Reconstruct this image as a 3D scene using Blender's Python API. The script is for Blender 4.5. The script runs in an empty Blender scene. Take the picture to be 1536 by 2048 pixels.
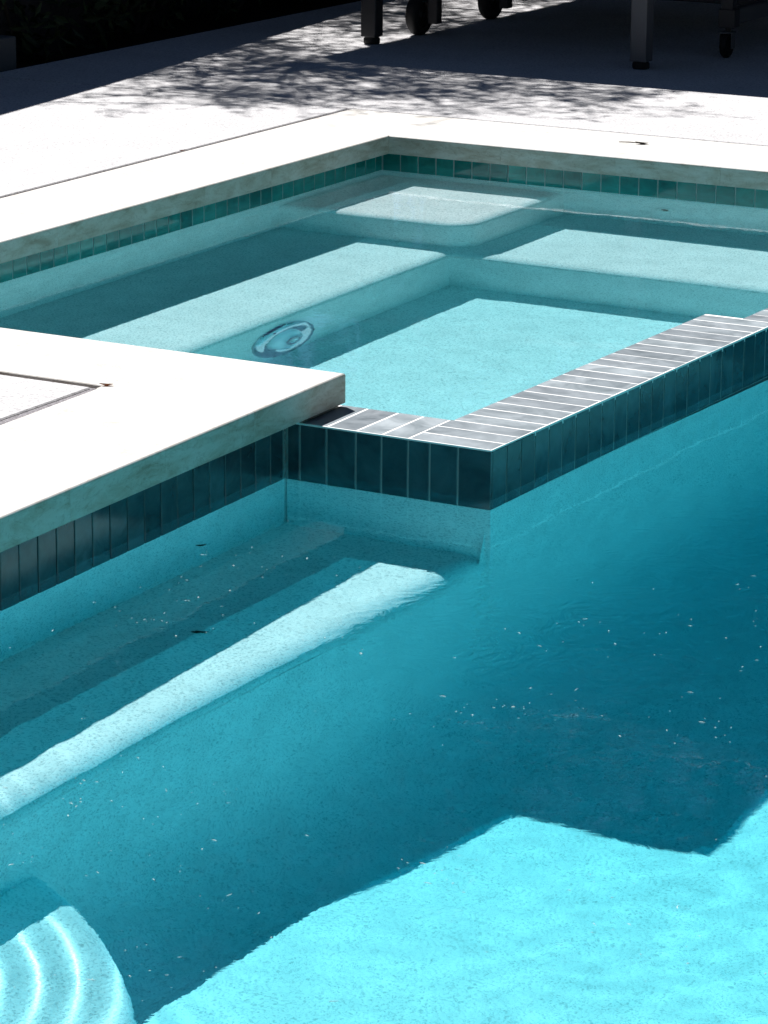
import bpy, bmesh, math, random
from mathutils import Vector, noise, Matrix
sc = bpy.context.scene
col = sc.collection
rnd = random.Random(7)
ZP, ZS = -0.195, -0.098            # pool water level, spa water level (coping top = 0)
AZ, TE = math.radians(57.3), 0.673 # sunlight travels +X sin, -Y cos ; horizontal run per unit drop
SX, SY = math.sin(AZ)*TE, math.cos(AZ)*TE

# ------------------------------------------------------------------ helpers
def new_obj(name, bm, mats, parent=None, smooth=False, label=None, cat=None, kind=None, group=None):
    me = bpy.data.meshes.new(name)
    bm.normal_update(); bm.to_mesh(me); bm.free()
    if smooth:
        for p in me.polygons: p.use_smooth = True
    for m in (mats if isinstance(mats, (list, tuple)) else [mats]): me.materials.append(m)
    o = bpy.data.objects.new(name, me); col.objects.link(o)
    if parent: o.parent = parent; o.matrix_parent_inverse = Matrix.Translation(-parent.location)
    o.cycles.is_caustics_receiver = True
    tag(o, label, cat, kind, group)
    return o
def tag(o, label=None, cat=None, kind=None, group=None):
    if label: o['label'] = label
    if cat: o['category'] = cat
    if kind: o['kind'] = kind
    if group: o['group'] = group
def empty(name, loc, label, cat, group=None):
    o = bpy.data.objects.new(name, None); o.empty_display_size = .1
    col.objects.link(o); o.location = loc; tag(o, label, cat, None, group); return o
def B(): return bmesh.new()
def box(bm, x0, y0, z0, x1, y1, z1, mi=0, bev=0, seg=1):
    r = bmesh.ops.create_cube(bm, size=1)
    for v in r['verts']:
        v.co = Vector((x0+(v.co.x+.5)*(x1-x0), y0+(v.co.y+.5)*(y1-y0), z0+(v.co.z+.5)*(z1-z0)))
    fs = set(f for v in r['verts'] for f in v.link_faces)
    if bev:
        es = list(set(e for v in r['verts'] for e in v.link_edges))
        rr = bmesh.ops.bevel(bm, geom=es, offset=bev, segments=seg, affect='EDGES', profile=.5)
        fs = [f for f in fs if f.is_valid] + list(rr['faces'])
    for f in fs:
        if f.is_valid: f.material_index = mi
    return fs
def prism(bm, poly, z0, z1, mi=0):
    lo = [bm.verts.new((x, y, z0)) for x, y in poly]; hi = [bm.verts.new((x, y, z1)) for x, y in poly]
    fs = [bm.faces.new(lo[::-1]), bm.faces.new(hi)]
    n = len(poly)
    for i in range(n): fs.append(bm.faces.new((lo[i], lo[(i+1) % n], hi[(i+1) % n], hi[i])))
    for f in fs: f.material_index = mi
    return fs
def tube(bm, pts, rad, n=10, mi=0, cap=True):
    rings = []
    for i, p in enumerate(pts):
        p = Vector(p)
        d = (Vector(pts[min(i+1, len(pts)-1)])-Vector(pts[max(i-1, 0)])).normalized()
        a = d.orthogonal().normalized(); b = d.cross(a)
        r = rad[i] if isinstance(rad, (list, tuple)) else rad
        rings.append([bm.verts.new(p+a*r*math.cos(t*2*math.pi/n)+b*r*math.sin(t*2*math.pi/n)) for t in range(n)])
    for i in range(len(rings)-1):
        for t in range(n):
            f = bm.faces.new((rings[i][t], rings[i][(t+1) % n], rings[i+1][(t+1) % n], rings[i+1][t])); f.material_index = mi; f.smooth = True
    if cap:
        for r in (rings[0], rings[-1]):
            f = bm.faces.new(r); f.material_index = mi
def lathe(bm, prof, M, n=48, mi=0):
    """prof = (radius, height) list, revolved round local z, placed by matrix M"""
    rings = []
    for r, h in prof:
        if r < 1e-6: rings.append([bm.verts.new(M @ Vector((0, 0, h)))])
        else: rings.append([bm.verts.new(M @ Vector((r*math.cos(t*2*math.pi/n), r*math.sin(t*2*math.pi/n), h))) for t in range(n)])
    for a, b in zip(rings, rings[1:]):
        for t in range(n):
            u = (t+1) % n
            if len(a) == 1 and len(b) > 1: f = bm.faces.new((a[0], b[t], b[u]))
            elif len(b) == 1 and len(a) > 1: f = bm.faces.new((a[t], b[0], a[u]))
            elif len(a) > 1: f = bm.faces.new((a[t], a[u], b[u], b[t]))
            else: continue
            f.material_index = mi; f.smooth = True

# ------------------------------------------------------------------ materials
def mat(name, color, rough=.6, spec=.5, metal=0.0):
    m = bpy.data.materials.new(name); m.use_nodes = True
    p = m.node_tree.nodes['Principled BSDF']
    p.inputs['Base Color'].default_value = (*color, 1); p.inputs['Roughness'].default_value = rough
    p.inputs['Specular IOR Level'].default_value = spec; p.inputs['Metallic'].default_value = metal
    return m, m.node_tree, p
def N(nt, t, **k):
    n = nt.nodes.new(t)
    for a, v in k.items():
        if a in n.inputs: n.inputs[a].default_value = v
        else: setattr(n, a, v)
    return n
def noise_tex(nt, scale, detail=3, rough=.5, vec=None):
    n = nt.nodes.new('ShaderNodeTexNoise'); n.inputs['Scale'].default_value = scale
    n.inputs['Detail'].default_value = detail; n.inputs['Roughness'].default_value = rough
    if vec: nt.links.new(vec, n.inputs['Vector'])
    return n
def ramp(nt, src, stops):
    r = nt.nodes.new('ShaderNodeValToRGB'); e = r.color_ramp.elements
    while len(e) < len(stops): e.new(.5)
    for i, (p, c) in enumerate(stops):
        e[i].position = p; e[i].color = (*c, 1) if len(c) == 3 else c
    nt.links.new(src, r.inputs[0]); return r
def mix(nt, a, b, fac, mode='MIX'):
    m = nt.nodes.new('ShaderNodeMix'); m.data_type = 'RGBA'; m.blend_type = mode
    if isinstance(fac, (int, float)): m.inputs[0].default_value = fac
    else: nt.links.new(fac, m.inputs[0])
    for s, i in ((a, 6), (b, 7)):
        if isinstance(s, tuple): m.inputs[i].default_value = (*s, 1)
        else: nt.links.new(s, m.inputs[i])
    return m.outputs[2]
def bump(nt, p, h, strength=.3, dist=.002):
    b = nt.nodes.new('ShaderNodeBump'); b.inputs['Strength'].default_value = strength; b.inputs['Distance'].default_value = dist
    nt.links.new(h, b.inputs['Height']); nt.links.new(b.outputs[0], p.inputs['Normal']); return b
def geo(nt): return nt.nodes.new('ShaderNodeNewGeometry').outputs['Position']

def plaster(name, base, dark, k=1.0):
    m, nt, p = mat(name, base, .8, .2)
    g = geo(nt)
    f = noise_tex(nt, 170, 3, .65, g); c = noise_tex(nt, 9, 5, .62, g); s = noise_tex(nt, 95, 2, .7, g)
    r1 = ramp(nt, f.outputs[0], [(.36, dark), (.50, base)])
    r2 = ramp(nt, c.outputs[0], [(.3, (.86, .88, .88)), (.65, (1, 1, 1))])
    r3 = ramp(nt, s.outputs[0], [(.30, (.72, .75, .75)), (.38, (1, 1, 1))])
    a = mix(nt, r1.outputs[0], r2.outputs[0], 1.0, 'MULTIPLY')
    nt.links.new(mix(nt, a, r3.outputs[0], .8*k, 'MULTIPLY'), p.inputs['Base Color'])
    bump(nt, p, f.outputs[0], .5, .002)
    return m
M_plaster = plaster('white_pebble_plaster', (.93, .95, .945), (.55, .605, .62))

def stone():
    m, nt, p = mat('travertine', (.8, .78, .72), .55, .3)
    g = geo(nt)
    a = N(nt, 'ShaderNodeMapping'); a.inputs['Scale'].default_value = (1, 1, 3.5); nt.links.new(g, a.inputs[0])
    at = N(nt, 'ShaderNodeAttribute', attribute_name='shade')
    add = N(nt, 'ShaderNodeVectorMath', operation='ADD'); nt.links.new(a.outputs[0], add.inputs[0])
    sc_ = N(nt, 'ShaderNodeVectorMath', operation='SCALE'); sc_.inputs[3].default_value = 9.0
    nt.links.new(at.outputs['Color'], sc_.inputs[0]); nt.links.new(sc_.outputs[0], add.inputs[1])
    big = noise_tex(nt, 8, 8, .68, add.outputs[0]); big.inputs['Distortion'].default_value = .5
    r = ramp(nt, big.outputs[0], [(.30, (.62, .59, .545)), (.44, (.69, .67, .635)), (.55, (.73, .715, .69)), (.72, (.77, .76, .735))])
    w = N(nt, 'ShaderNodeTexNoise'); w.inputs['Scale'].default_value = 3.2; w.inputs['Detail'].default_value = 8; w.inputs['Distortion'].default_value = 2.6
    nt.links.new(add.outputs[0], w.inputs['Vector'])
    v = ramp(nt, w.outputs[0], [(.482, (1, 1, 1)), (.497, (.42, .36, .32)), (.510, (1, 1, 1))])
    # sun-washed white is put into the top's colour; upright edges stay browner
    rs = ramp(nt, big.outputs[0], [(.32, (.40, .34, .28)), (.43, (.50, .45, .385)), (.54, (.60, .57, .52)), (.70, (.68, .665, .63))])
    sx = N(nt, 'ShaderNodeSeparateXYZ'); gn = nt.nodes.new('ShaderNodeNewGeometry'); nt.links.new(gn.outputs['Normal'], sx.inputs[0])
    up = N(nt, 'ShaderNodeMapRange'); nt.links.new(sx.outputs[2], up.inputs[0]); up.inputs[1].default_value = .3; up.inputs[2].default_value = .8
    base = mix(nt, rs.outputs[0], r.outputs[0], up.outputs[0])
    c = mix(nt, base, v.outputs[0], .28, 'MULTIPLY')
    fn = noise_tex(nt, 140, 3, .6, g)
    rf = ramp(nt, fn.outputs[0], [(.33, (.72, .70, .68)), (.42, (1, 1, 1))])
    c = mix(nt, c, rf.outputs[0], .6, 'MULTIPLY')
    tint = ramp(nt, at.outputs['Fac'], [(0, (.86, .84, .80)), (1, (1, 1, 1))])
    nt.links.new(mix(nt, c, tint.outputs[0], 1, 'MULTIPLY'), p.inputs['Base Color'])
    bump(nt, p, fn.outputs[0], .25, .001)
    return m
M_stone = stone()
def concrete():
    m, nt, p = mat('pale_concrete', (.7, .69, .67), .85, .2)
    g = geo(nt)
    f = noise_tex(nt, 120, 3, .65, g); c = noise_tex(nt, 3, 6, .6, g); q = noise_tex(nt, 38, 4, .7, g)
    r1 = ramp(nt, f.outputs[0], [(.35, (.40, .385, .385)), (.53, (.62, .61, .61))])
    r2 = ramp(nt, c.outputs[0], [(.3, (.9, .9, .9)), (.6, (1, 1, 1))])
    r3 = ramp(nt, q.outputs[0], [(.30, (.66, .62, .58)), (.37, (1, 1, 1))])
    a = mix(nt, r1.outputs[0], r2.outputs[0], 1, 'MULTIPLY')
    nt.links.new(mix(nt, a, r3.outputs[0], .7, 'MULTIPLY'), p.inputs['Base Color'])
    bump(nt, p, f.outputs[0], .6, .0025)
    return m
M_conc = concrete()
def sand():
    m, nt, p = mat('joint_sand', (.4, .38, .37), .95, .1)
    f = noise_tex(nt, 260, 2, .7, geo(nt))
    nt.links.new(ramp(nt, f.outputs[0], [(.35, (.14, .13, .135)), (.62, (.40, .38, .395))]).outputs[0], p.inputs['Base Color'])
    bump(nt, p, f.outputs[0], 1, .004); return m
M_sand = sand()
def tile(name, a, b, rough):
    m, nt, p = mat(name, a, rough, .6)
    g = geo(nt)
    at = N(nt, 'ShaderNodeAttribute', attribute_name='shade')
    add = N(nt, 'ShaderNodeVectorMath', operation='ADD'); nt.links.new(g, add.inputs[0])
    s = N(nt, 'ShaderNodeVectorMath', operation='SCALE'); s.inputs[3].default_value = 5.0
    nt.links.new(at.outputs['Color'], s.inputs[0]); nt.links.new(s.outputs[0], add.inputs[1])
    n = noise_tex(nt, 9, 6, .68, add.outputs[0]); n.inputs['Distortion'].default_value = .8
    r = ramp(nt, n.outputs[0], [(.32, a), (.68, b)])
    t = ramp(nt, at.outputs['Fac'], [(0, (.62, .62, .64)), (1, (1.0, 1.0, 1.0))])
    nt.links.new(mix(nt, r.outputs[0], t.outputs[0], 1, 'MULTIPLY'), p.inputs['Base Color'])
    rr = ramp(nt, n.outputs[0], [(.3, (rough*.8,)*3), (.7, (rough*1.5,)*3)])
    nt.links.new(rr.outputs[0], p.inputs['Roughness'])
    n2 = noise_tex(nt, 30, 3, .5, g); bump(nt, p, n2.outputs[0], .15, .002)
    return m
M_tile = tile('blue_grey_glazed_tile', (.016, .045, .060), (.055, .125, .145), .16)
M_tiletop = tile('weathered_slate_tile', (.20, .24, .26), (.36, .41, .435), .38)  # paler copy of the wall tile, with sun sheen put into its colour
M_tilegreen = tile('green_glazed_tile', (.004, .13, .12), (.02, .29, .265), .08)
M_facegrout, _, _ = mat('grey_green_grout', (.30, .34, .34), .7, .2)
M_grout, _, _ = mat('white_grout', (.88, .88, .86), .8, .2)
M_black, _, _ = mat('black_rubber', (.015, .015, .016), .6, .3)
M_alu, _, _ = mat('brushed_aluminium', (.13, .135, .15), .5, .4, .4)
M_steel, _, _ = mat('chrome_steel', (.55, .57, .6), .12, .5, 1.0)
M_lens, _, _ = mat('frosted_lens', (.62, .80, .80), .15, .5)
M_kerb, _, _ = mat('dark_stone', (.10, .11, .12), .8, .2)
M_dark, _, _ = mat('charcoal_paint', (.03, .03, .032), .7, .3)
M_darksteel, _, _ = mat('dark_steel', (.06, .06, .065), .5, .4, .5)
def leafmat(name, c1, c2):
    m, nt, p = mat(name, c1, .6, .3)
    at = N(nt, 'ShaderNodeAttribute', attribute_name='shade')
    nt.links.new(ramp(nt, at.outputs['Fac'], [(0, c1), (1, c2)]).outputs[0], p.inputs['Base Color']); return m
M_leaf = leafmat('dark_leaf', (.015, .03, .012), (.05, .08, .03))
M_leaf2 = leafmat('olive_leaf', (.03, .05, .025), (.09, .12, .06))
M_bark, _, _ = mat('bark', (.05, .04, .03), .9, .2)
M_soil, _, _ = mat('dark_soil', (.02, .016, .012), .95, .1)
M_brown, _, _ = mat('dry_leaf', (.32, .13, .05), .7, .2)
M_speck, _, _ = mat('pale_petal', (.75, .78, .75), .6, .3)

def shade_attr(o, fn=None):
    """one random value per connected island, stored as a colour attribute"""
    me = o.data
    par = list(range(len(me.vertices)))
    def find(a):
        while par[a] != a: par[a] = par[par[a]]; a = par[a]
        return a
    for e in me.edges:
        a, b = find(e.vertices[0]), find(e.vertices[1])
        if a != b: par[a] = b
    at = me.color_attributes.new('shade', 'FLOAT_COLOR', 'POINT')
    vals = {}
    for i in range(len(me.vertices)):
        r = find(i)
        if r not in vals: vals[r] = rnd.random()
        v = vals[r]; at.data[i].color = (v, v, v, 1)

# ------------------------------------------------------------------ ground and deck
bm = B()
# one sheet of ground with the pool and spa pit cut out
X0, X1, Y0, Y1 = -4.0, 2.3, .7, 10.0
def sheet_with_hole(bm, z, big, hole):
    bx0, by0, bx1, by1 = big
    xs = sorted({bx0, bx1} | {p[0] for p in hole}); ys = sorted({by0, by1} | {p[1] for p in hole})
    def inside(x, y):
        c = False; n = len(hole)
        for i in range(n):
            (xa, ya), (xb, yb) = hole[i], hole[(i+1) % n]
            if (ya > y) != (yb > y) and x < (xb-xa)*(y-ya)/(yb-ya)+xa: c = not c
        return c
    V = {}
    def v(x, y):
        if (x, y) not in V: V[(x, y)] = bm.verts.new((x, y, z))
        return V[(x, y)]
    for i in range(len(xs)-1):
        for j in range(len(ys)-1):
            if not inside((xs[i]+xs[i+1])/2, (ys[j]+ys[j+1])/2):
                bm.faces.new((v(xs[i], ys[j]), v(xs[i+1], ys[j]), v(xs[i+1], ys[j+1]), v(xs[i], ys[j+1])))
pit = [(-3.9, .9), (2.2, .9), (2.2, 9.75), (-5.45, 9.75), (-5.45, 6.1), (-3.9, 6.1)]
sheet_with_hole(bm, -.05, (-300, -300, 300, 300), pit)
new_obj('ground', bm, M_soil, kind='structure')
g = .022 # joint gap between coping and slabs
bm = B()
CX0, CY1 = -5.655, 9.985  # outer line of spa coping
def slab(x0, y0, x1, y1): box(bm, x0, y0, -.075, x1, y1, -.002, 0, .003, 1)
slab(-7.26, -3, CX0-g, CY1+g*.3)             # left of the spa
slab(-7.26, CY1+g, -4.005, 14.9); slab(-3.995, CY1+g, 6, 14.9)
slab(CX0, -3, -4.03-g, 5.985-g)              # inner slab in the nook
slab(2.55, -3, 6, CY1-g)
slab(-4.03, -3, 2.53, .35)
deck = new_obj('deck', bm, M_conc, kind='structure')
bm = B()
box(bm, CX0-g-.004, -3, -.06, CX0+.004, CY1+g, -.0075); box(bm, CX0-.004, CY1-.004, -.06, 6, CY1+g+.004, -.0082)
box(bm, -4.03-g-.004, -3, -.06, -4.03+.004, 5.985-g, -.0065); box(bm, CX0+.01, 5.985-g-.004, -.06, -4.03+.004, 5.985+.004, -.0095)
new_obj('joint_filler', bm, M_sand, kind='structure')

# ------------------------------------------------------------------ pool
def bench(name, nose, outer, z, zb, parent, r=.05, cv=0, closed=False, inward=None, label=None, mat_=M_plaster):
    """submerged ledge: vertical riser along nose, rounded nosing, flat top out to `outer`.
    the ledge lies on the left of the direction of travel along nose"""
    n = len(nose); nrm = []
    for i in range(n):
        a = Vector(nose[max(i-1, 0)]); b = Vector(nose[i]); c = Vector(nose[min(i+1, n-1)])
        d1 = (b-a).normalized() if i > 0 else (c-b).normalized()
        d2 = (c-b).normalized() if i < n-1 else d1
        n1 = Vector((-d1.y, d1.x)); n2 = Vector((-d2.y, d2.x)); m = (n1+n2).normalized()
        nrm.append(m/max(m.dot(n1), .3))
    bm = B(); rows = []
    prof = ([(-cv*(1-math.sin(t*math.pi/24)), zb+cv*(1-math.cos(t*math.pi/24))) for t in range(13)] if cv else [(0, zb)])+[(0, z-r)] + [(r*(1-math.cos(t*math.pi/16)), z-r+r*math.sin(t*math.pi/16)) for t in range(1, 9)]
    for o, zz in prof: rows.append([bm.verts.new((nose[i][0]+nrm[i].x*o, nose[i][1]+nrm[i].y*o, zz)) for i in range(n)])
    rows.append([bm.verts.new((*outer[i], z)) for i in range(n)])
    for k in range(len(rows)-1):
        for i in range(n-1):
            if (rows[k][i].co-rows[k][i+1].co).length < 1e-5 and (rows[k+1][i].co-rows[k+1][i+1].co).length < 1e-5: continue
            if (rows[k+1][i].co-rows[k+1][i+1].co).length < 1e-5: f = bm.faces.new((rows[k][i], rows[k][i+1], rows[k+1][i]))
            else: f = bm.faces.new((rows[k][i], rows[k][i+1], rows[k+1][i+1], rows[k+1][i]))
            f.smooth = k < len(rows)-2 if cv else 0 < k < len(rows)-2
    if not cv: return new_obj(name, bm, mat_, parent, label=label)
    # riser and cove never see the sun: a mesh of their own, apart from the ledge
    bm.faces.ensure_lookup_table(); me = bm.copy()
    zc = z-r-1e-4
    bmesh.ops.delete(bm, geom=[f for f in bm.faces if f.calc_center_median().z < zc], context='FACES')
    bmesh.ops.delete(me, geom=[f for f in me.faces if f.calc_center_median().z >= zc], context='FACES')
    rs = new_obj('riser', me, mat_, parent); rs.cycles.is_caustics_receiver = False
    return new_obj(name, bm, mat_, parent, label=label)

def tiles_y(bm, x, y0, y1, z0, z1, s, pitch=.068, gt=.004, phase=0, t=.008):
    """tile course on a wall facing s*X, running along Y"""
    k = 0; y = y0+phase
    while y < y1-.012:
        ye = min(y+pitch-gt, y1)
        ax, bx_ = (x-t*s, x) if s > 0 else (x, x-t*s)
        dx = rnd.uniform(-.0004, .0004); box(bm, ax+dx, y, z0, bx_+dx, ye, z1, 0, .0012)
        y += pitch; k += 1
def tiles_x(bm, y, x0, x1, z0, z1, s, pitch=.068, gt=.004, t=.008):
    x = x0
    while x < x1-.012:
        xe = min(x+pitch-gt, x1)
        ay, by_ = (y-t*s, y) if s > 0 else (y, y-t*s)
        dy = rnd.uniform(-.0004, .0004); box(bm, x, ay+dy, z0, xe, by_+dy, z1, 0, .0012)
        x += pitch
FP = ZP-1.50                      # pool floor
WX = -3.665                       # pool left wall face
SYF = 6.185; SXR = -3.13          # spa wall outer faces
SYI = 6.385; SXI = -3.335; SXI2 = -3.226; SJ = 7.762
SL, SB = -5.297, 9.567            # spa left and back wall faces
ZT = -.08                         # top of spa wall
pool = empty('swimming_pool', (-1, 4, FP), 'large swimming pool with pale plaster floor and bright turquoise water, below the raised spa', 'pool')
def depth(y):
    """the floor falls gently from 1.15 m to 1.38 m towards the far end"""
    t = max(0, min(1, (y-4.3)/1.5)); return 1.15+.23*t*t*(3-2*t)
XS = [-3.9, None, -2.406, 2.2]; YS = [.8+.09*i for i in range(101)]
for sunny in (True, False):            # the strip under the walls never sees the sun
    bm = B(); V = {}
    def v(i, j):
        if (i, j) not in V: V[(i, j)] = bm.verts.new((XS[i] if i != 1 else -2.895+.06*max(0, min(1, (YS[j]-5.2)/.5)), YS[j], ZP-depth(YS[j])))
        return V[(i, j)]
    for i in range(3):
        for j in range(100):
            if (i == 2 or (i == 1 and YS[j+1] < 5.80)) == sunny:
                f = bm.faces.new((v(i, j), v(i+1, j), v(i+1, j+1), v(i, j+1))); f.smooth = True
    o = new_obj('floor', bm, M_plaster, pool)
    if not sunny: o.cycles.is_caustics_receiver = False
bm = B()
box(bm, -3.9, .85, FP-.05, WX, 6.3, -.272)
box(bm, -3.9, .85, -.272, WX-.012, 6.3, -.071)
box(bm, SXR+.002, SB+.002, FP-.05, 2.25, 9.75, -.071)
box(bm, 2.0, .9, FP-.05, 2.25, SB, -.0715)
box(bm, -3.88, .75, FP-.05, 2.24, .9, -.072)
new_obj('wall', bm, M_plaster, pool)
# waterline tile band under the coping
bm = B()
box(bm, WX-.012, .9, -.272, WX-.0018, SYF-.002, -.071, 1)
tiles_y(bm, WX, .92, SYF-.01, -.270, -.0715, 1, phase=.03)
o = new_obj('waterline_tiles', bm, [M_tile, M_facegrout], pool); shade_attr(o)
bm = B()
box(bm, 1.99, .9, -.272, 2.0, SB, -.071, 1); box(bm, SXR+.01, SB-.008, -.272, 1.99, SB+.002, -.071, 1)
tiles_y(bm, 1.985, .92, SB-.02, -.270, -.0715, -1); tiles_x(bm, SB-.012, SXR+.02, 1.98, -.270, -.0715, -1)
o = new_obj('waterline_tiles', bm, [M_tile, M_facegrout], pool); shade_attr(o)
bench('bench', [(-3.197, .9), (-3.197, 5.0), (-3.148, SYF+.05)], [(WX-.05, .9), (WX-.05, 5.0), (WX-.05, SYF+.05)], ZP-.437, ZP-.437-.085, pool, r=.07)
arc = [(-3.80+1.33*math.cos(a), 3.33+1.33*math.sin(a)) for a in [math.radians(-90+180*i/48) for i in range(49)]]
bench('curved_step', arc, [(-3.9, y) for x, y in arc], ZP-.80, FP-.02, pool, r=.045)
# coved joint between walls and floor
def cove(name, path, z, R_, parent, top):
    """concave fillet; the open floor lies on the right of the direction of travel"""
    pp = [path[0]]
    for a, b in zip(path, path[1:]):
        k = max(1, round((Vector(b)-Vector(a)).length/.09))
        pp += [(a[0]+(b[0]-a[0])*t/k, a[1]+(b[1]-a[1])*t/k) for t in range(1, k+1)]
    path = pp
    bm = B(); rows = []; n = len(path); nrm = []
    for i in range(n):
        a = Vector(path[max(i-1, 0)]); b = Vector(path[i]); c = Vector(path[min(i+1, n-1)])
        d1 = (b-a).normalized() if i > 0 else (c-b).normalized(); d2 = (c-b).normalized() if i < n-1 else d1
        n1 = Vector((d1.y, -d1.x)); n2 = Vector((d2.y, -d2.x)); m = (n1+n2).normalized(); nrm.append(m/max(.3, m.dot(n1)))
    rows.append([bm.verts.new((path[i][0]+nrm[i].x*.0005, path[i][1]+nrm[i].y*.0005, top if path[i][1] < 6.17 else -.2745)) for i in range(n)])
    for k in range(17):
        a = k/16*math.pi/2
        o = R_*(1-math.cos(a)); zz = .0015+R_*(1-math.sin(a))
        rows.append([bm.verts.new((path[i][0]+nrm[i].x*(o+.0005), path[i][1]+nrm[i].y*(o+.0005), zz+ZP-depth(path[i][1]))) for i in range(n)])
    for k in range(17):
        for i in range(n-1):
            f = bm.faces.new((rows[k][i], rows[k][i+1], rows[k+1][i+1], rows[k+1][i])); f.smooth = True
    return new_obj(name, bm, M_plaster, parent)
o = cove('riser', [(-3.197, .9), (-3.197, 5.0), (-3.148, 6.16), (-3.1430, 6.20), (-3.0800, SB+.003), (1.99, SB+.003)], FP, .28, pool, ZP-.437-.07); o.cycles.is_caustics_receiver = False
# coping stones
def coping(parent, x0, y0, x1, y1, label=None):
    zb = -.061 if (parent.name == 'hot_tub' and y0 > 6.3) else -.07
    bm = B(); box(bm, x0+.0003, y0+.0003, zb, x1-.0003, y1-.0003, 0)
    def exposed(e):
        c = (e.verts[0].co+e.verts[1].co)/2; d = e.verts[0].co-e.verts[1].co
        if abs(c.z) > .001 or (abs(c.x+4.03) < .002 and y1 > 6.0) or (y0 > 9.5 and abs(c.x+5.245) < .002) or (x1 < -5.2 and abs(c.y-9.517) < .002): return False
        if abs(d.y) > abs(d.x): return min(abs(c.x-t) for t in (-3.61, -5.245, -5.655, -4.03, 1.94)) < .002
        return min(abs(c.y-t) for t in (6.375, 9.517, 9.985, 5.985, .95)) < .002
    bmesh.ops.bevel(bm, geom=[e for e in bm.edges if exposed(e)], offset=.006, segments=3, affect='EDGES', profile=.5)
    o = new_obj('coping_stone', bm, M_stone, parent)
    v = rnd.random(); at = o.data.color_attributes.new('shade', 'FLOAT_COLOR', 'POINT')
    for d in at.data: d.color = (v, rnd.random()*.001+v*.7, 1-v, 1)
    return o
ys = [5.95, 5.572, 5.203]
y = 5.203
while y > 1.0: y -= .378; ys.append(y)
prev = 6.375
for yy in ys:
    coping(pool, -4.03 if prev < 6 else -4.03, yy, -3.61, prev-(.0) ); prev = yy
x = -3.61
while x < 2.3:
    coping(pool, x, .55, min(x+.4, 2.35), .95); x += .4
x = 1.94
y = .95
while y < 9.4: coping(pool, x, y, x+.41, min(y+.4, 9.515)); y += .4

# ------------------------------------------------------------------ spa
FS = ZS-1.027
spa = empty('hot_tub', (-4.2, 8, FS), 'square sunken spa tub with tiled raised wall, stepped benches and greener water beside the pool', 'spa')
bm = B()
box(bm, SL-.15, SYI-.1, FS-.1, SXI2+.06, SB+.15, FS)
new_obj('floor', bm, M_plaster, spa)
bm = B()
prism(bm, [(SL-.15, SYF+.012), (SXR-.012, SYF+.012), (SXR-.012, SB), (SXI2, SB), (SXI2, SJ), (SXI, SJ), (SXI, SYI), (SL-.15, SYI)], FP-.05, ZT-.012)
new_obj('wall', bm, M_plaster, spa)
# outer lower plaster faces of the spa wall, flush with its tiles
bm = B()
prism(bm, [(-3.66, SYF), (SXR, SYF), (SXR, SB), (SXR-.03, SB), (SXR-.03, SYF+.03), (-3.66, SYF+.03)], FP-.04, -.272)
o = new_obj('wall', bm, M_plaster, spa); o.cycles.is_caustics_receiver = False
bm = B()
box(bm, SL-.15, SYI, FS-.05, SL, SB+.15, -.262); box(bm, SL, SB, FS-.05, SXR-.0121, SB+.15, -.262)
box(bm, SL-.15, SYI, -.262, SL-.012, SB+.15, -.0615); box(bm, SL-.012, SB+.012, -.262, SXR, SB+.15, -.0615)
box(bm, SL-.15, SYF+.0125, ZT-.012, -3.70, SYI-.001, -.0615)
new_obj('wall', bm, M_plaster, spa)
# inner waterline course
bm = B()
box(bm, SL-.012, SYI, -.262, SL-.0018, SB+.012, -.0615, 1); box(bm, SL-.0018, SB+.0018, -.262, SXR-.013, SB+.012, -.0615, 1)
tiles_y(bm, SL, SYI+.01, SB-.002, -.260, -.0620, 1, t=.006); tiles_x(bm, SB, SL+.004, SXI2, -.260, -.0620, -1, t=.006)
o = new_obj('waterline_tiles', bm, [M_tilegreen, M_facegrout], spa); shade_attr(o)
# outer tile faces and cap tiles of the raised wall
bm = B()
box(bm, WX+.001, SYF+.0018, -.272, SXR-.002, SYF+.012, ZT-.004, 1); box(bm, SXR-.012, SYF+.012, -.272, SXR-.0018, SB, ZT-.004, 1)
xs = [-3.660, -3.626, -3.556, -3.487, -3.421, -3.353, -3.284, -3.213, SXR]
for a, b in zip(xs, xs[1:]): box(bm, a+.002, SYF, -.270, b-(.002 if b != SXR else .0006), SYF+.008, ZT-.0045, 0, .0012)
tiles_y(bm, SXR, SYF+.009, SB-.01, -.270, ZT-.0045, 1, pitch=.068, phase=.0)
o = new_obj('face_tiles', bm, [M_tile, M_facegrout], spa); shade_attr(o)
bm = B()
box(bm, -3.69, SYF+.0004, ZT-.0042, SXR-.0004, SYI-.001, ZT-.0003, 1); box(bm, SXI+.001, SYI-.001, ZT-.012, SXR-.0004, SJ-.0002, ZT-.0003, 1)
box(bm, SXI2+.001, SJ-.0002, ZT-.012, SXR-.0004, SB, ZT-.0003, 1)
xs = [-3.690, -3.626, -3.556, -3.487, -3.421, -3.353]
for a, b in zip(xs, xs[1:]): box(bm, a+.003, SYF+.0045, ZT-.009, b-.003, SYI, ZT+rnd.uniform(.0000, .0004), 0, .0006)
y = SYF+.0045
k = 0
while y < SB-.03:
    ye = y+.068-.006
    xi = SXI if y < SJ-.03 else SXI2
    if k == 0: xi = -3.353+.0025
    elif y < SYI-.03: xi = -3.353+.0025
    d = rnd.uniform(.0000, .0005)
    box(bm, xi, y, ZT-.009, SXR-.0035+rnd.uniform(-.0015, .001), ye, ZT+d, 0, .0006); y += .068; k += 1
o = new_obj('cap_tiles', bm, [M_tiletop, M_grout], spa); shade_attr(o)
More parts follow.
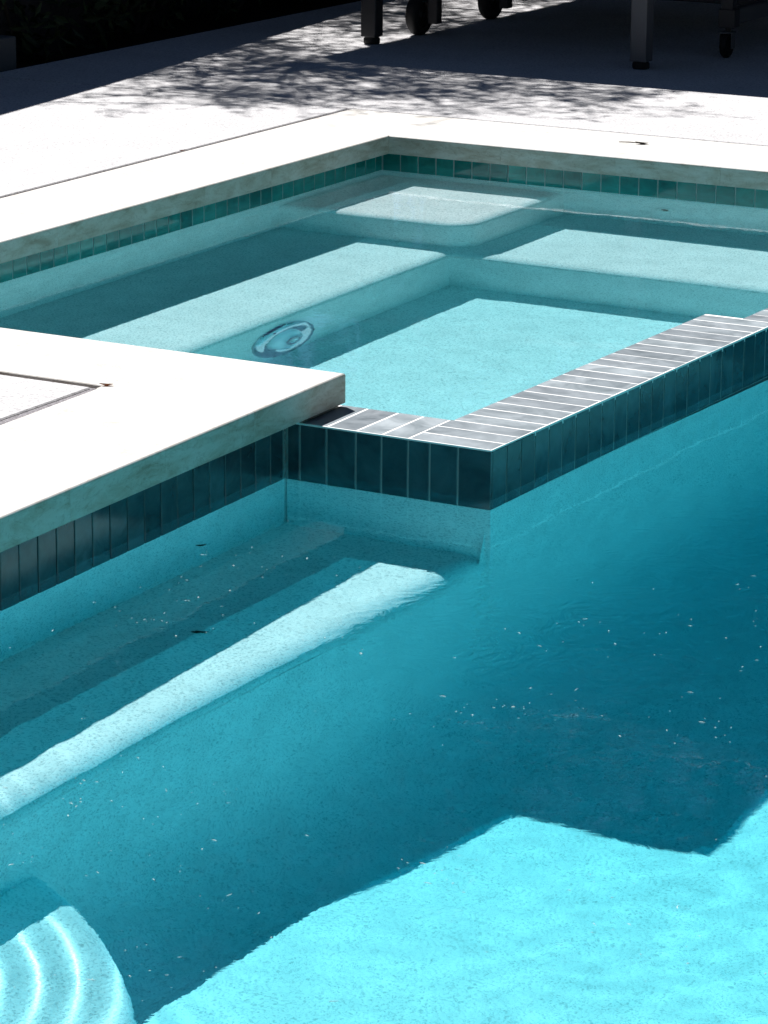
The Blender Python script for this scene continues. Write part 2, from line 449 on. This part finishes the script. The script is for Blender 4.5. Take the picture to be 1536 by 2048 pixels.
# benches
BS = ZS-.591
bench('bench', [(-3.15, 8.805), (-4.635, 8.805), (-4.635, SYI-.05)][::-1], [(-3.15, SB+.05), (SL-.05, SB+.05), (SL-.05, SYI-.05)][::-1], BS, FS-.02, spa, r=.055)
# the raised corner seat with a rounded corner
cx, cy, rr = -4.61-.09, 8.88+.09, .09
nose = [(SL-.03, 8.88), (-5.0, 8.88)] + [(cx+rr*math.sin(math.radians(a)), cy-rr*math.cos(math.radians(a))) for a in range(0, 91, 10)] + [(-4.61, SB+.03)]
out = [(SL-.03, SB+.03), (-5.0, SB+.03)] + [(cx-.02+i*.002, SB+.03) for i in range(10)] + [(-4.67, SB+.03)]
bench('corner_seat', nose, out, ZS-.247, BS-.02, spa, r=.05)
# spa coping
prev = SYI
ys = [7.165, 7.565, 7.962, 8.356, 8.751, 9.146]
y0 = 5.985
for a, b in zip([5.985, 6.37, 6.765]+ys, [6.37, 6.765]+ys+[9.517]): coping(spa, CX0, a, -5.245, b)
coping(spa, CX0, 9.517, -5.245, CY1)
xs = [-5.245, -4.822, -4.405, -4.036]
while xs[-1] < 2.2: xs.append(xs[-1]+.4)
for a, b in zip(xs, xs[1:]): coping(spa if a < -3.2 else pool, a, 9.517, b, CY1)
xs = [-5.245, -4.84, -4.435, -4.03]
for a, b in zip(xs, xs[1:]): coping(spa, a, 5.985, b, 6.375)
# underwater light on the riser
ML = Matrix.Translation((-4.633, 7.785, ZS-.852)) @ Matrix.Rotation(math.radians(90), 4, 'Y')
li = empty('underwater_light', (-4.635, 7.785, ZS-.852), None, None)
li.parent = spa; li.matrix_parent_inverse = Matrix.Translation(-spa.location)
bpy.context.view_layer.update()
bm = B(); lathe(bm, [(.162, -.004), (.162, .006), (.155, .017), (.138, .024), (.118, .021), (.099, .011), (.092, .004), (.089, -.002)], ML, 64)
def under(o, p):
    o.parent = p; o.matrix_parent_inverse = Matrix.Translation(-(Vector((-4.635, 7.785, ZS-.852))))
r_ = new_obj('ring', bm, M_steel); under(r_, li)
bm = B(); lathe(bm, [(.090, .002), (.086, .016), (.066, .030), (.037, .038), (0, .041)], ML, 48)
l_ = new_obj('lens', bm, M_lens); under(l_, li)
for a in (90, 210, 330):
    bm = B()
    c = ML @ Matrix.Translation(((.146)*math.cos(math.radians(a)), .146*math.sin(math.radians(a)), .018))
    lathe(bm, [(.007, 0), (.006, .004), (0, .005)], c, 12)
    s_ = new_obj('screw', bm, M_darksteel); under(s_, li)
# return jet in the back wall
bm = B(); MJ = Matrix.Translation((-4.246, SB-.0005, ZS-.352)) @ Matrix.Rotation(math.radians(90), 4, 'X')
lathe(bm, [(.034, 0), (.033, .006), (.024, .008), (.014, .003), (.013, -.0)], MJ, 32); lathe(bm, [(.013, .002), (0, .002)], MJ, 32, 1)
new_obj('water_jet', bm, [M_plaster, M_black], spa)

# the long edges are not perfectly parallel: the spa wall and the near coping each splay a little
for o in list(pool.children)+list(spa.children)+[bpy.data.objects['joint_filler'], deck]:
    if o.type != 'MESH' or o.name.startswith(('floor', 'bench', 'corner', 'curved')): continue
    for v in o.data.vertices:
        x, y = v.co.x, v.co.y
        if -3.40 < x < -3.02 and y > 6.1 and not (x < -3.34 and y < 6.4): v.co.x += -.014+(y-6.185)*.0185
        elif -4.1 < x < -3.55 and 0.9 < y < 6.39: v.co.x += -.012+.027*(6.375-y)
# ------------------------------------------------------------------ water
def packet(x, y, cx, cy, r0, w, lam, a, ph=0, sq=1.0):
    dx, dy = x-cx, (y-cy)*sq; r = math.hypot(dx, dy); e = (r-r0)/w
    if abs(e) > 2.6: return 0
    return a*math.exp(-e*e)*math.sin(2*math.pi*r/lam+ph)
def h_pool(x, y):
    h = .0014*noise.noise(Vector((x*1.6, y*1.6, 1.3)))+.0007*noise.noise(Vector((x*4.2, y*4.2, 5.1)))
    act = max(0, min(1, (x+3.45)*1.6))
    h += act*.00022*noise.noise(Vector((x*13, y*13, 2.2)))
    an = (math.degrees(math.atan2(y-4.0, x+3.75))-40)/24
    if abs(an) < 2.5: h += math.exp(-an*an)*packet(x, y, -3.75, 4.0, .62, .20, .066, .00048, .6)
    return h
def h_spa(x, y):
    h = .0009*noise.noise(Vector((x*1.9, y*1.9, 8.3)))+.00022*noise.noise(Vector((x*5.5, y*5.5, 3.1)))
    h += .00004*noise.noise(Vector((x*19, y*19, 4.4)))
    h += packet(x, y, SXI, 6.75, .10, .10, .05, .0003)
    return h
wbm = B()
def water_sheet(rects, z, h, step, mi):
    V = {}
    def v(x, y):
        k = (round(x, 4), round(y, 4))
        if k not in V: V[k] = wbm.verts.new((x, y, z+h(x, y)))
        return V[k]
    for x0, y0, x1, y1 in rects:
        nx = max(1, round((x1-x0)/step)); ny = max(1, round((y1-y0)/step))
        X = [x0+(x1-x0)*i/nx for i in range(nx+1)]; Y = [y0+(y1-y0)*j/ny for j in range(ny+1)]
        for i in range(nx):
            for j in range(ny):
                f = wbm.faces.new((v(X[i], Y[j]), v(X[i+1], Y[j]), v(X[i+1], Y[j+1]), v(X[i], Y[j+1]))); f.smooth = True; f.material_index = mi
def watermat(name, bscale, bstr, sw):
    m, nt, p = mat(name, (1, 1, 1), 0, .5)
    p.inputs['Transmission Weight'].default_value = 1; p.inputs['IOR'].default_value = 1.333
    g = geo(nt); n = noise_tex(nt, bscale, 3, .55, g)
    q = noise_tex(nt, 8, 3, .5, g); q.inputs['Distortion'].default_value = 4.5
    ad = N(nt, 'ShaderNodeMath', operation='MULTIPLY_ADD'); ad.inputs[1].default_value = sw
    mk = None
    for cx_, cy_, rr_ in ((-2.66, 5.40, .52), (-2.25, 6.1, .8)):
        d_ = N(nt, 'ShaderNodeVectorMath', operation='DISTANCE'); nt.links.new(g, d_.inputs[0]); d_.inputs[1].default_value = (cx_, cy_, ZP)
        mr = N(nt, 'ShaderNodeMapRange'); mr.interpolation_type = 'SMOOTHSTEP'
        for i_, v_ in ((1, rr_*.2), (2, rr_), (3, 1.0), (4, .0)): mr.inputs[i_].default_value = v_
        nt.links.new(d_.outputs['Value'], mr.inputs[0])
        if mk is None: mk = mr.outputs[0]
        else:
            m_ = N(nt, 'ShaderNodeMath', operation='MAXIMUM'); nt.links.new(mk, m_.inputs[0]); nt.links.new(mr.outputs[0], m_.inputs[1]); mk = m_.outputs[0]
    mm = N(nt, 'ShaderNodeMath', operation='MULTIPLY_ADD'); nt.links.new(mk, mm.inputs[0]); mm.inputs[1].default_value = 20.0 if sw > 2 else 0; mm.inputs[2].default_value = 1.0
    qm = N(nt, 'ShaderNodeMath', operation='MULTIPLY'); nt.links.new(mm.outputs[0], qm.inputs[0]); nt.links.new(q.outputs[0], qm.inputs[1])
    nt.links.new(qm.outputs[0], ad.inputs[0]); nt.links.new(n.outputs[0], ad.inputs[2]); bump(nt, p, ad.outputs[0], bstr, .001)
    return m
def volmat(name, sig):
    m = bpy.data.materials.new(name); m.use_nodes = True; nt = m.node_tree; nt.nodes.clear()
    o = nt.nodes.new('ShaderNodeOutputMaterial'); v = nt.nodes.new('ShaderNodeVolumeAbsorption')
    d = max(sig)*1.001; v.inputs['Density'].default_value = d
    v.inputs['Color'].default_value = (*[1-s/d for s in sig], 1)
    nt.links.new(v.outputs[0], o.inputs['Volume']); return m
# pool surface: fine mesh in view, coarser beyond
step = .0105
xs_edge = WX-.008
ya, yb, yc = 2.8, SYF+.006, SB+.008
flat = lambda x, y: 0
water_sheet([(xs_edge, ya, -1.2, yb), (SXR-.075, yb, -1.2, yc)], ZP, h_pool, step, 0)
water_sheet([(-1.2, ya, 1.995, yb), (-1.2, yb, 1.995, yc), (xs_edge, .895, -1.2, ya), (-1.2, .895, 1.995, ya)], ZP, lambda x, y: h_pool(x, y) if (x <= -1.199 or y >= 2.799) else 0, .035, 0)
water_sheet([(SL-.006, SYI-.006, SXI+.03, SJ), (SL-.006, SJ, SXI+.03, SB+.006), (SXI+.03, SJ, SXI2+.07, SB+.006)], ZS, h_spa, .014, 1)
o = new_obj('water', wbm, [watermat('pool_water_surface', 26, .05, 3.0), watermat('spa_water_surface', 40, .06, 1.5)], smooth=True, kind='structure')
o.cycles.is_caustics_caster = True; o.cycles.is_caustics_receiver = False
bm = B(); prism(bm, [(WX-.1, .87), (2.03, .87), (2.03, SB+.05), (SXR-.05, SB+.05), (SXR-.05, SYF+.05), (WX-.1, SYF+.05)], FP-.03, ZP+.003)
o = new_obj('pool_water_body', bm, volmat('pool_water_tint', (.84, .082, .036)), kind='structure'); o.cycles.is_caustics_receiver = False
bm = B(); prism(bm, [(SL-.05, SYI-.05), (SXI+.04, SYI-.05), (SXI+.04, SJ-.04), (SXI2+.07, SJ-.04), (SXI2+.07, SB+.05), (SL-.05, SB+.05)], FS-.03, ZS+.0025)
o = new_obj('spa_water_body', bm, volmat('spa_water_tint', (.56, .075, .036)), kind='structure'); o.cycles.is_caustics_receiver = False

# ------------------------------------------------------------------ shaded far side
# kerb and planting bed
bm = B(); box(bm, -9.5, 2, -.05, -7.275, 10.24, .12, 0, .006, 2)
new_obj('garden_kerb', bm, M_kerb, label='low grey kerb block in deep shade at the far left edge of the deck', cat='kerb')
bm = B(); sp = [(x-SX*1.5, y+SY*1.5) for x, y in ((-6.40, 7.3), (-6.62, 9.21), (-6.71, 9.95), (-6.90, 11.3), (-7.09, 12.7), (-7.3, 14.3))]
prism(bm, sp+[(x-.2, y) for x, y in sp[::-1]], -.05, 1.5)
new_obj('garden_wall', bm, M_dark, label='dark garden wall behind the planting bed shading the deck on the left', cat='wall')
def leaves(bm, c, r, n, size, up=0.0, flat=1.0):
    for _ in range(n):
        d = Vector((rnd.gauss(0, 1), rnd.gauss(0, 1), rnd.gauss(0, 1))).normalized()*r*rnd.random()**.45
        d.z *= flat
        leaf(bm, c+d, size*rnd.uniform(.6, 1.3))
def leaf(bm, p, s, aspect=.38, dirv=None):
    a = dirv or Vector((rnd.gauss(0, 1), rnd.gauss(0, 1), rnd.gauss(0, .6))).normalized()
    b = a.cross(Vector((rnd.gauss(0, 1), rnd.gauss(0, 1), rnd.gauss(0, 1)))).normalized()
    a = a*s*.5; b = b*s*aspect*.5; k = a.cross(b).normalized()*s*.06
    v = [bm.verts.new(q) for q in (p-a, p+b*.9-a*.2+k, p+a, p-b*.9-a*.2+k)]
    bm.faces.new(v)
plantlabels = ['low dark leafy shrub beside the end of the kerb in shade', 'second dark shrub along the bed edge right of the kerb', 'third dark shrub along the shaded bed edge', 'farthest dark shrub along the shaded bed edge']
for i, yy in enumerate((10.75, 11.65, 12.55, 13.5)):
    e = empty('shrub', (-7.62-.06*i, yy, -.05), plantlabels[i], 'shrub', 'dark shrubs in the shaded bed')
    bm = B()
    for k in range(26):
        leaves(bm, Vector((-7.62-.06*i+rnd.uniform(-.2, .2), yy+rnd.uniform(-.45, .45), rnd.uniform(.0, .45))), .13, 28, .075)
    o = new_obj('foliage', bm, M_leaf, e); shade_attr(o)
    bm = B()
    for k in range(5):
        tube(bm, [(-7.62-.06*i, yy+rnd.uniform(-.1, .1), -.06), (-7.62-.06*i+rnd.uniform(-.15, .15), yy+rnd.uniform(-.35, .35), .3)], [.012, .005], 6)
    new_obj('stem', bm, M_bark, e)
# roof and back wall, out of view, added to shade the far deck
ROOFH = 2.3
rx, ry = -6.45-SX*ROOFH, 11.13+SY*ROOFH
house = empty('house', (-3, 16, 0), 'dark house front with flat patio roof that shades the far deck', 'house')
bm = B(); box(bm, rx, ry, ROOFH, 4, 17.2, ROOFH+.22, 0, .01); new_obj('roof', bm, M_dark, house)
bm = B(); box(bm, -8.8, 16.6, -.05, 4, 16.9, ROOFH); new_obj('wall', bm, M_dark, house)
for x in (-8.75, -3.2, 2.5):
    bm = B(); box(bm, x, ry+.1, -.05, x+.14, ry+.24, ROOFH, 0, .005); new_obj('post', bm, M_darksteel, house)
# table with two post legs
tb = empty('patio_table', (-5.85, 11.6, 0), 'tall metal patio table on two square post legs with black feet, front of the shade', 'table')
bm = B(); box(bm, -6.75, 11.36, .86, -4.95, 11.84, .90, 0, .004); new_obj('tabletop', bm, M_darksteel, tb)
for (x, y, m) in ((-6.475, 11.60, M_darksteel), (-5.225, 11.50, M_alu)):
    bm = B(); box(bm, x-.034, y-.034, .028, x+.034, y+.034, .86, 0, .004, 2)
    o = new_obj('leg', bm, m, tb)
    bm = B(); lathe(bm, [(0, 0), (.030, 0), (.034, .006), (.034, .022), (.028, .030), (0, .030)], Matrix.Translation((x, y, -.002)), 20)
    f = new_obj('foot', bm, M_black); f.parent = o
o = None
# grill cart: two big wheels at left, casters at right, bottom rails
gc = empty('grill_cart', (-5.75, 12.3, 0), 'dark grill cart on wheels and swivel casters standing in the deep shade', 'cart')
bm = B(); box(bm, -6.40, 11.9, .50, -5.02, 12.66, .95, 0, .02, 2); new_obj('body', bm, M_dark, gc)
def wheel(x, y, r, w, parent):
    M = Matrix.Translation((x-w/2, y, r-.002)) @ Matrix.Rotation(math.radians(90), 4, 'Y')
    bm = B(); lathe(bm, [(r*.62, 0), (r*.9, 0), (r, w*.2), (r, w*.8), (r*.9, w), (r*.62, w)], M, 36)
    t = new_obj('wheel', bm, M_black, parent)
    bm = B(); lathe(bm, [(0, w*.25), (r*.2, w*.15), (r*.62, w*.3), (r*.62, w*.7), (r*.2, w*.85), (0, w*.75)], M, 24)
    h = new_obj('rim', bm, M_darksteel); h.parent = t
for y in (11.96, 12.61):
    wheel(-6.45, y, .085, .05, gc)
    bm = B(); box(bm, -6.40, y-.022, .05, -6.355, y+.022, .52, 0, .003); new_obj('leg', bm, M_darksteel, gc)
for y in (12.0, 12.6):
    bm = B()
    box(bm, -5.11, y-.03, .115, -5.04, y+.03, .19, 0, .004); box(bm, -5.102, y-.022, .19, -5.052, y+.022, .50)
    new_obj('leg', bm, M_darksteel, gc)
    bm = B()
    tube(bm, [(-5.075, y-.005, .135), (-5.075, y-.005, .100)], .011, 12)
    box(bm, -5.10, y-.035, .094, -5.05, y+.02, .101, 0, .001)
    box(bm, -5.102, y-.03, .035, -5.098, y+.005, .098, 0, .001); box(bm, -5.052, y-.03, .035, -5.048, y+.005, .098, 0, .001)
    cst = new_obj('caster', bm, M_alu, gc)
    M = Matrix.Translation((-5.089, y-.015, .046)) @ Matrix.Rotation(math.radians(90), 4, 'Y')
    bm = B(); lathe(bm, [(0, 0), (.042, 0), (.048, .006), (.048, .022), (.042, .028), (0, .028)], M, 28)
    w = new_obj('wheel', bm, M_black); w.parent = cst
bm = B(); box(bm, -5.10, 12.04, .125, -5.055, 12.56, .185, 0, .004); new_obj('rail', bm, M_alu, gc)
bm = B(); box(bm, -6.35, 12.61, .13, -5.11, 12.64, .18, 0, .003); new_obj('rail', bm, M_darksteel, gc)

# tree whose lacy crown dapples the deck
tr = empty('tree', (-9.9, 13.6, -.05), 'airy small leaved tree throwing dappled shade across the deck', 'tree')
bm = B(); tips = []
def inshadow(sx, sy):
    # region of the deck reached by the crown's shade
    if not (-7.5 < sx < -4.65 and 9.15 < sy < 14): return 0
    low = 9.28+.0*(sx) if sx < -6.15 else 9.42+(sx+6.15)*.58
    e = (sy-low)
    if e < 0: return 0
    k = min(1, .12+e*1.15)
    if sx > -5.6: k *= max(0, 1-(sx+5.6)/1.0)**.5*.8
    if sx < -6.55 and sy < 10.3: k *= .35
    return k
cnt = 0
twigs = []
while cnt < 4300:
    sx, sy = rnd.uniform(-8.6, -4.6), rnd.uniform(9.1, 14.5)
    k = inshadow(sx, sy) if sx > -7.5 else .35
    if noise.noise(Vector((sx*1.5, sy*1.5, 9))) < -.16: k *= .25
    if rnd.random() > k: continue
    z = rnd.uniform(2.9, 4.2)+.3*noise.noise(Vector((sx, sy, 0)))
    p = Vector((sx-SX*z, sy+SY*z, z)); cnt += 1
    a = rnd.uniform(0, 6.28); d = Vector((math.cos(a), math.sin(a), rnd.uniform(-.3, .3)))
    L = rnd.uniform(.14, .34); q = p+d*L; twigs.append((p, q))
    tube(bm, [p, q], [.004, .002], 4, cap=False)
    for j in range(rnd.randint(6, 12)):
        t = rnd.random(); tips.append(p+d*L*t+Vector((rnd.gauss(0, .03), rnd.gauss(0, .03), rnd.gauss(0, .02))))
base = Vector((-9.9, 13.6, -.05)); fork = Vector((-9.75, 13.5, 1.7))
tube(bm, [base, Vector((-9.95, 13.65, .8)), fork], [.11, .09, .075], 12)
limbs = []
for i in range(9):
    tgt = twigs[i*471 % len(twigs)][0]
    mid = fork.lerp(tgt, .55)+Vector((rnd.gauss(0, .15), rnd.gauss(0, .15), .1))
    tube(bm, [fork, fork.lerp(mid, .5)+Vector((0, 0, .1)), mid, tgt], [.05, .04, .022, .006], 8)
    limbs += [mid, mid.lerp(tgt, .5), tgt, fork.lerp(mid, .5)]
for p, q in twigs[::16]:
    n_ = min(limbs, key=lambda m_: (m_-p).length)
    tube(bm, [n_, n_.lerp(p, .5)+Vector((rnd.gauss(0, .05), rnd.gauss(0, .05), rnd.gauss(0, .05))), p], [.009, .006, .004], 5, cap=False)
new_obj('trunk', bm, M_bark, tr)
bm = B()
for p in tips: leaf(bm, p, rnd.uniform(.04, .08), .30)
o = new_obj('crown', bm, M_leaf2, tr); shade_attr(o)

# dark trees behind the house (mirrored in the water)
def bgtree(x, y, h, r, label):
    e = empty('tree', (x, y, -.05), label, 'tree', 'dark trees behind the house')
    bm = B(); tube(bm, [(x, y, -.05), (x+.1, y, h*.35), (x-.05, y+.1, h*.7)], [.16, .12, .05], 10)
    for k in range(7):
        a = k*.9; tube(bm, [(x, y, h*(.3+.05*k)), (x+r*.7*math.cos(a), y+r*.7*math.sin(a), h*(.5+.05*k))], [.05, .015], 6)
    new_obj('trunk', bm, M_bark, e)
    bm = B()
    for k in range(120):
        a = rnd.uniform(0, 6.28); rr_ = r*rnd.random()**.5; zz = h*rnd.uniform(.22, 1)
        s = math.sin(min(1, (1.05-zz/h)*1.6)*1.57)
        leaves(bm, Vector((x+rr_*s*math.cos(a), y+rr_*s*math.sin(a), zz)), .55, 60, .26)
    o = new_obj('crown', bm, M_leaf, e); shade_attr(o)
for i, (x, y, h, r) in enumerate([(-13.4, 18.6, 7.0, 1.9), (-10.6, 18.9, 8.3, 2.0), (-7.8, 18.7, 8.8, 2.1), (-5.0, 18.9, 8.2, 2.0), (-2.2, 18.7, 8.5, 2.1), (.6, 18.9, 9.0, 2.0)]):
    bgtree(x, y, h, r, (['leftmost dark tree behind the house roof', 'second dark tree from the left behind the house', 'tallest wide dark tree behind the house', 'fourth dark tree from the left behind the house', 'fifth dark tree from the left behind the house', 'rightmost dark tree behind the house'])[i])
for i, (x, y) in enumerate([(-13.2, 5.5), (-13.4, 9.4), (-13.3, 13.4)]):  # unseen trees added on the left to dim the sky light
    bgtree(x, y, 8.0, 2.0, ['dark tree beyond the garden wall, nearest to the viewer', 'middle dark tree beyond the garden wall', 'dark tree beyond the garden wall, nearest to the house'][i])

# tall unseen hedges added behind and beside the viewer to block sky light
for nm, a, b, lab in (('hedge', (-10, -5.2), (5.6, -4.2), 'tall dark clipped hedge closing the garden on the near side'), ('hedge', (4.6, -4.1), (5.6, 11.6), 'tall dark clipped hedge closing the garden on the right')):
    e = empty(nm, ((a[0]+b[0])/2, (a[1]+b[1])/2, -.05), lab, 'hedge')
    bm = B(); box(bm, a[0]+.12, a[1]+.12, -.06, b[0]-.12, b[1]-.12, 7.0); new_obj('branches', bm, M_leaf, e)
    bm = B()
    for _ in range(14000):
        p = Vector((rnd.uniform(a[0], b[0]), rnd.uniform(a[1], b[1]), rnd.uniform(0, 7.1)))
        k = rnd.random()
        if b[0]-a[0] > b[1]-a[1]: p.y = b[1]-rnd.uniform(0, .2)
        else: p.x = a[0]+rnd.uniform(0, .2)
        leaf(bm, p, .16, .5)
    o = new_obj('foliage', bm, M_leaf, e); shade_attr(o)

# ------------------------------------------------------------------ small litter
def litter(name, x, y, z, L, W, m, rot, label, cat, curl=.25):
    bm = B(); n = 8; rows = []
    for i in range(n+1):
        t = i/n; w = W*math.sin(math.pi*min(1, t*1.02+.02))**.8*.5+.0004
        zc = L*curl*(t-.5)**2*2
        rows.append([bm.verts.new(((t-.5)*L, s*w, zc+abs(s)*w*.35)) for s in (-1, 0, 1)])
    for i in range(n):
        for j in range(2): bm.faces.new((rows[i][j], rows[i+1][j], rows[i+1][j+1], rows[i][j+1]))
    r = bmesh.ops.solidify(bm, geom=bm.faces[:], thickness=.0006)
    o = new_obj(name, bm, m, smooth=True, label=label, cat=cat)
    o.location = (x, y, z); o.rotation_euler = (0, 0, rot); return o
litter('dry_leaf', -4.025, 5.985, .001, .034, .014, M_brown, .4, 'small rusty brown leaf at the tip of the slab corner on the near coping', 'leaf')
litter('dry_leaf', -5.66, 8.88, .001, .026, .012, M_brown, 1.2, 'tiny reddish leaf in the joint along the far left coping', 'leaf')
litter('dry_leaf', -4.44, 9.80, .001, .05, .022, M_bark, .1, 'curled grey leaf lying on the far coping at right', 'leaf')
litter('floating_leaf', -3.50, 5.55, ZP+.0015, .026, .010, M_bark, .9, 'small dark leaf floating near the tile wall under the coping', 'leaf')
bm = B(); tube(bm, [(-4.52, 9.79, .003), (-4.48, 9.785, .006), (-4.43, 9.80, .004)], [.0012, .002, .0012], 6)
new_obj('twig', bm, M_bark, label='thin curved twig beside the curled leaf on the far coping', cat='twig')
litter('sunken_leaf', -3.42, 5.42, ZP-.432, .04, .014, M_bark, .5, 'dark leaf lying under water on the shaded pool bench', 'leaf')
# fine floating specks and bubbles; pale slivers also stand for ripple glints
bm = B()
spots = []
while len(spots) < 60:
    x = rnd.uniform(-3.5, -1.4); y = rnd.uniform(3.2, 6.4)
    if x < -3.1 and y > 6.0: continue
    spots.append((x, y, rnd.uniform(.02, .16), rnd.randint(3, 16), rnd.uniform(-1, 1)))
pos = [(x+rnd.gauss(0, r_), y+rnd.gauss(0, r_*.6), a_) for x, y, r_, n_, a_ in spots for _ in range(n_)]
pos += [(rnd.uniform(-3.55, -1.3), rnd.uniform(3, 6.1), rnd.uniform(-1.5, 1.5)) for _ in range(90)]
for x, y, a_ in pos:
    if x < -3.62 or (y > 6.16 and x < -3.12): continue
    L = rnd.choice([.002, .002, .003, .003, .004, .006, .012])*rnd.uniform(.6, 1.4); w = rnd.uniform(.0006, .0013) if rnd.random() < .93 else rnd.uniform(.002, .003)
    a = a_+rnd.gauss(0, .5); c = rnd.uniform(-.9, .9)
    z = ZP+h_pool(x, y)+.0005
    pts = []
    for i in range(5):
        t = i/4-.5; pts.append((x+math.cos(a+c*t)*L*t, y+math.sin(a+c*t)*L*t, z+.0003*math.cos(t*3)))
    tube(bm, pts, [w*.25, w*.5, w*.55, w*.5, w*.25], 5)
o = new_obj('floating_specks', bm, M_speck, kind='stuff'); tag(o, 'tiny pale floating specks and slivers scattered on the pool water', 'specks')

# ------------------------------------------------------------------ light, sky, camera
w = bpy.data.worlds.new('World'); sc.world = w; w.use_nodes = True
nt = w.node_tree; bg = nt.nodes['Background']
sky = nt.nodes.new('ShaderNodeTexSky'); sky.sky_type = 'NISHITA'; sky.sun_disc = False
EL = math.atan(1/TE)
sky.sun_elevation = EL
sky.sun_rotation = -AZ          # sun stands toward (-sin AZ, +cos AZ)
sky.altitude = 0; sky.air_density = .5; sky.dust_density = 0; sky.ozone_density = 1.5
nt.links.new(sky.outputs[0], bg.inputs[0]); bg.inputs[1].default_value = .05
l = bpy.data.lights.new('sun', 'SUN'); l.energy = 5; l.angle = math.radians(.5); l.color = (1, .98, .965)
l.cycles.is_caustics_light = True
so = bpy.data.objects.new('sun', l); col.objects.link(so)
d = Vector((SX, -SY, -1)).normalized()
so.rotation_euler = d.to_track_quat('-Z', 'Y').to_euler(); so.location = (-8, 10, 9)

cam = bpy.data.cameras.new('camera'); co = bpy.data.objects.new('camera', cam); col.objects.link(co); sc.camera = co
cam.sensor_fit = 'VERTICAL'; cam.sensor_height = 36; cam.sensor_width = 27; cam.lens = 6500/2048*36
cam.clip_start = .05; cam.clip_end = 1000
yaw, pit, rol = math.radians(-28.89), math.radians(15.497), math.radians(.456)
f = Vector((math.sin(yaw)*math.cos(pit), math.cos(yaw)*math.cos(pit), -math.sin(pit)))
r = Vector((math.cos(yaw), -math.sin(yaw), 0)); u = r.cross(f)
r2 = r*math.cos(rol)+u*math.sin(rol); u2 = -r*math.sin(rol)+u*math.cos(rol)
co.matrix_world = Matrix((( r2.x, u2.x, -f.x, 0), (r2.y, u2.y, -f.y, 0), (r2.z, u2.z, -f.z, 1.7), (0, 0, 0, 1)))
vs = sc.view_settings; vs.view_transform = 'Standard'; vs.look = 'None'; vs.exposure = .56; vs.gamma = 1; vs.use_curve_mapping = False
sc.cycles.max_bounces = 16; sc.cycles.diffuse_bounces = 8; sc.cycles.transmission_bounces = 12; sc.cycles.glossy_bounces = 6
sc.cycles.transparent_max_bounces = 16
sc.cycles.caustics_refractive = True; sc.cycles.caustics_reflective = True
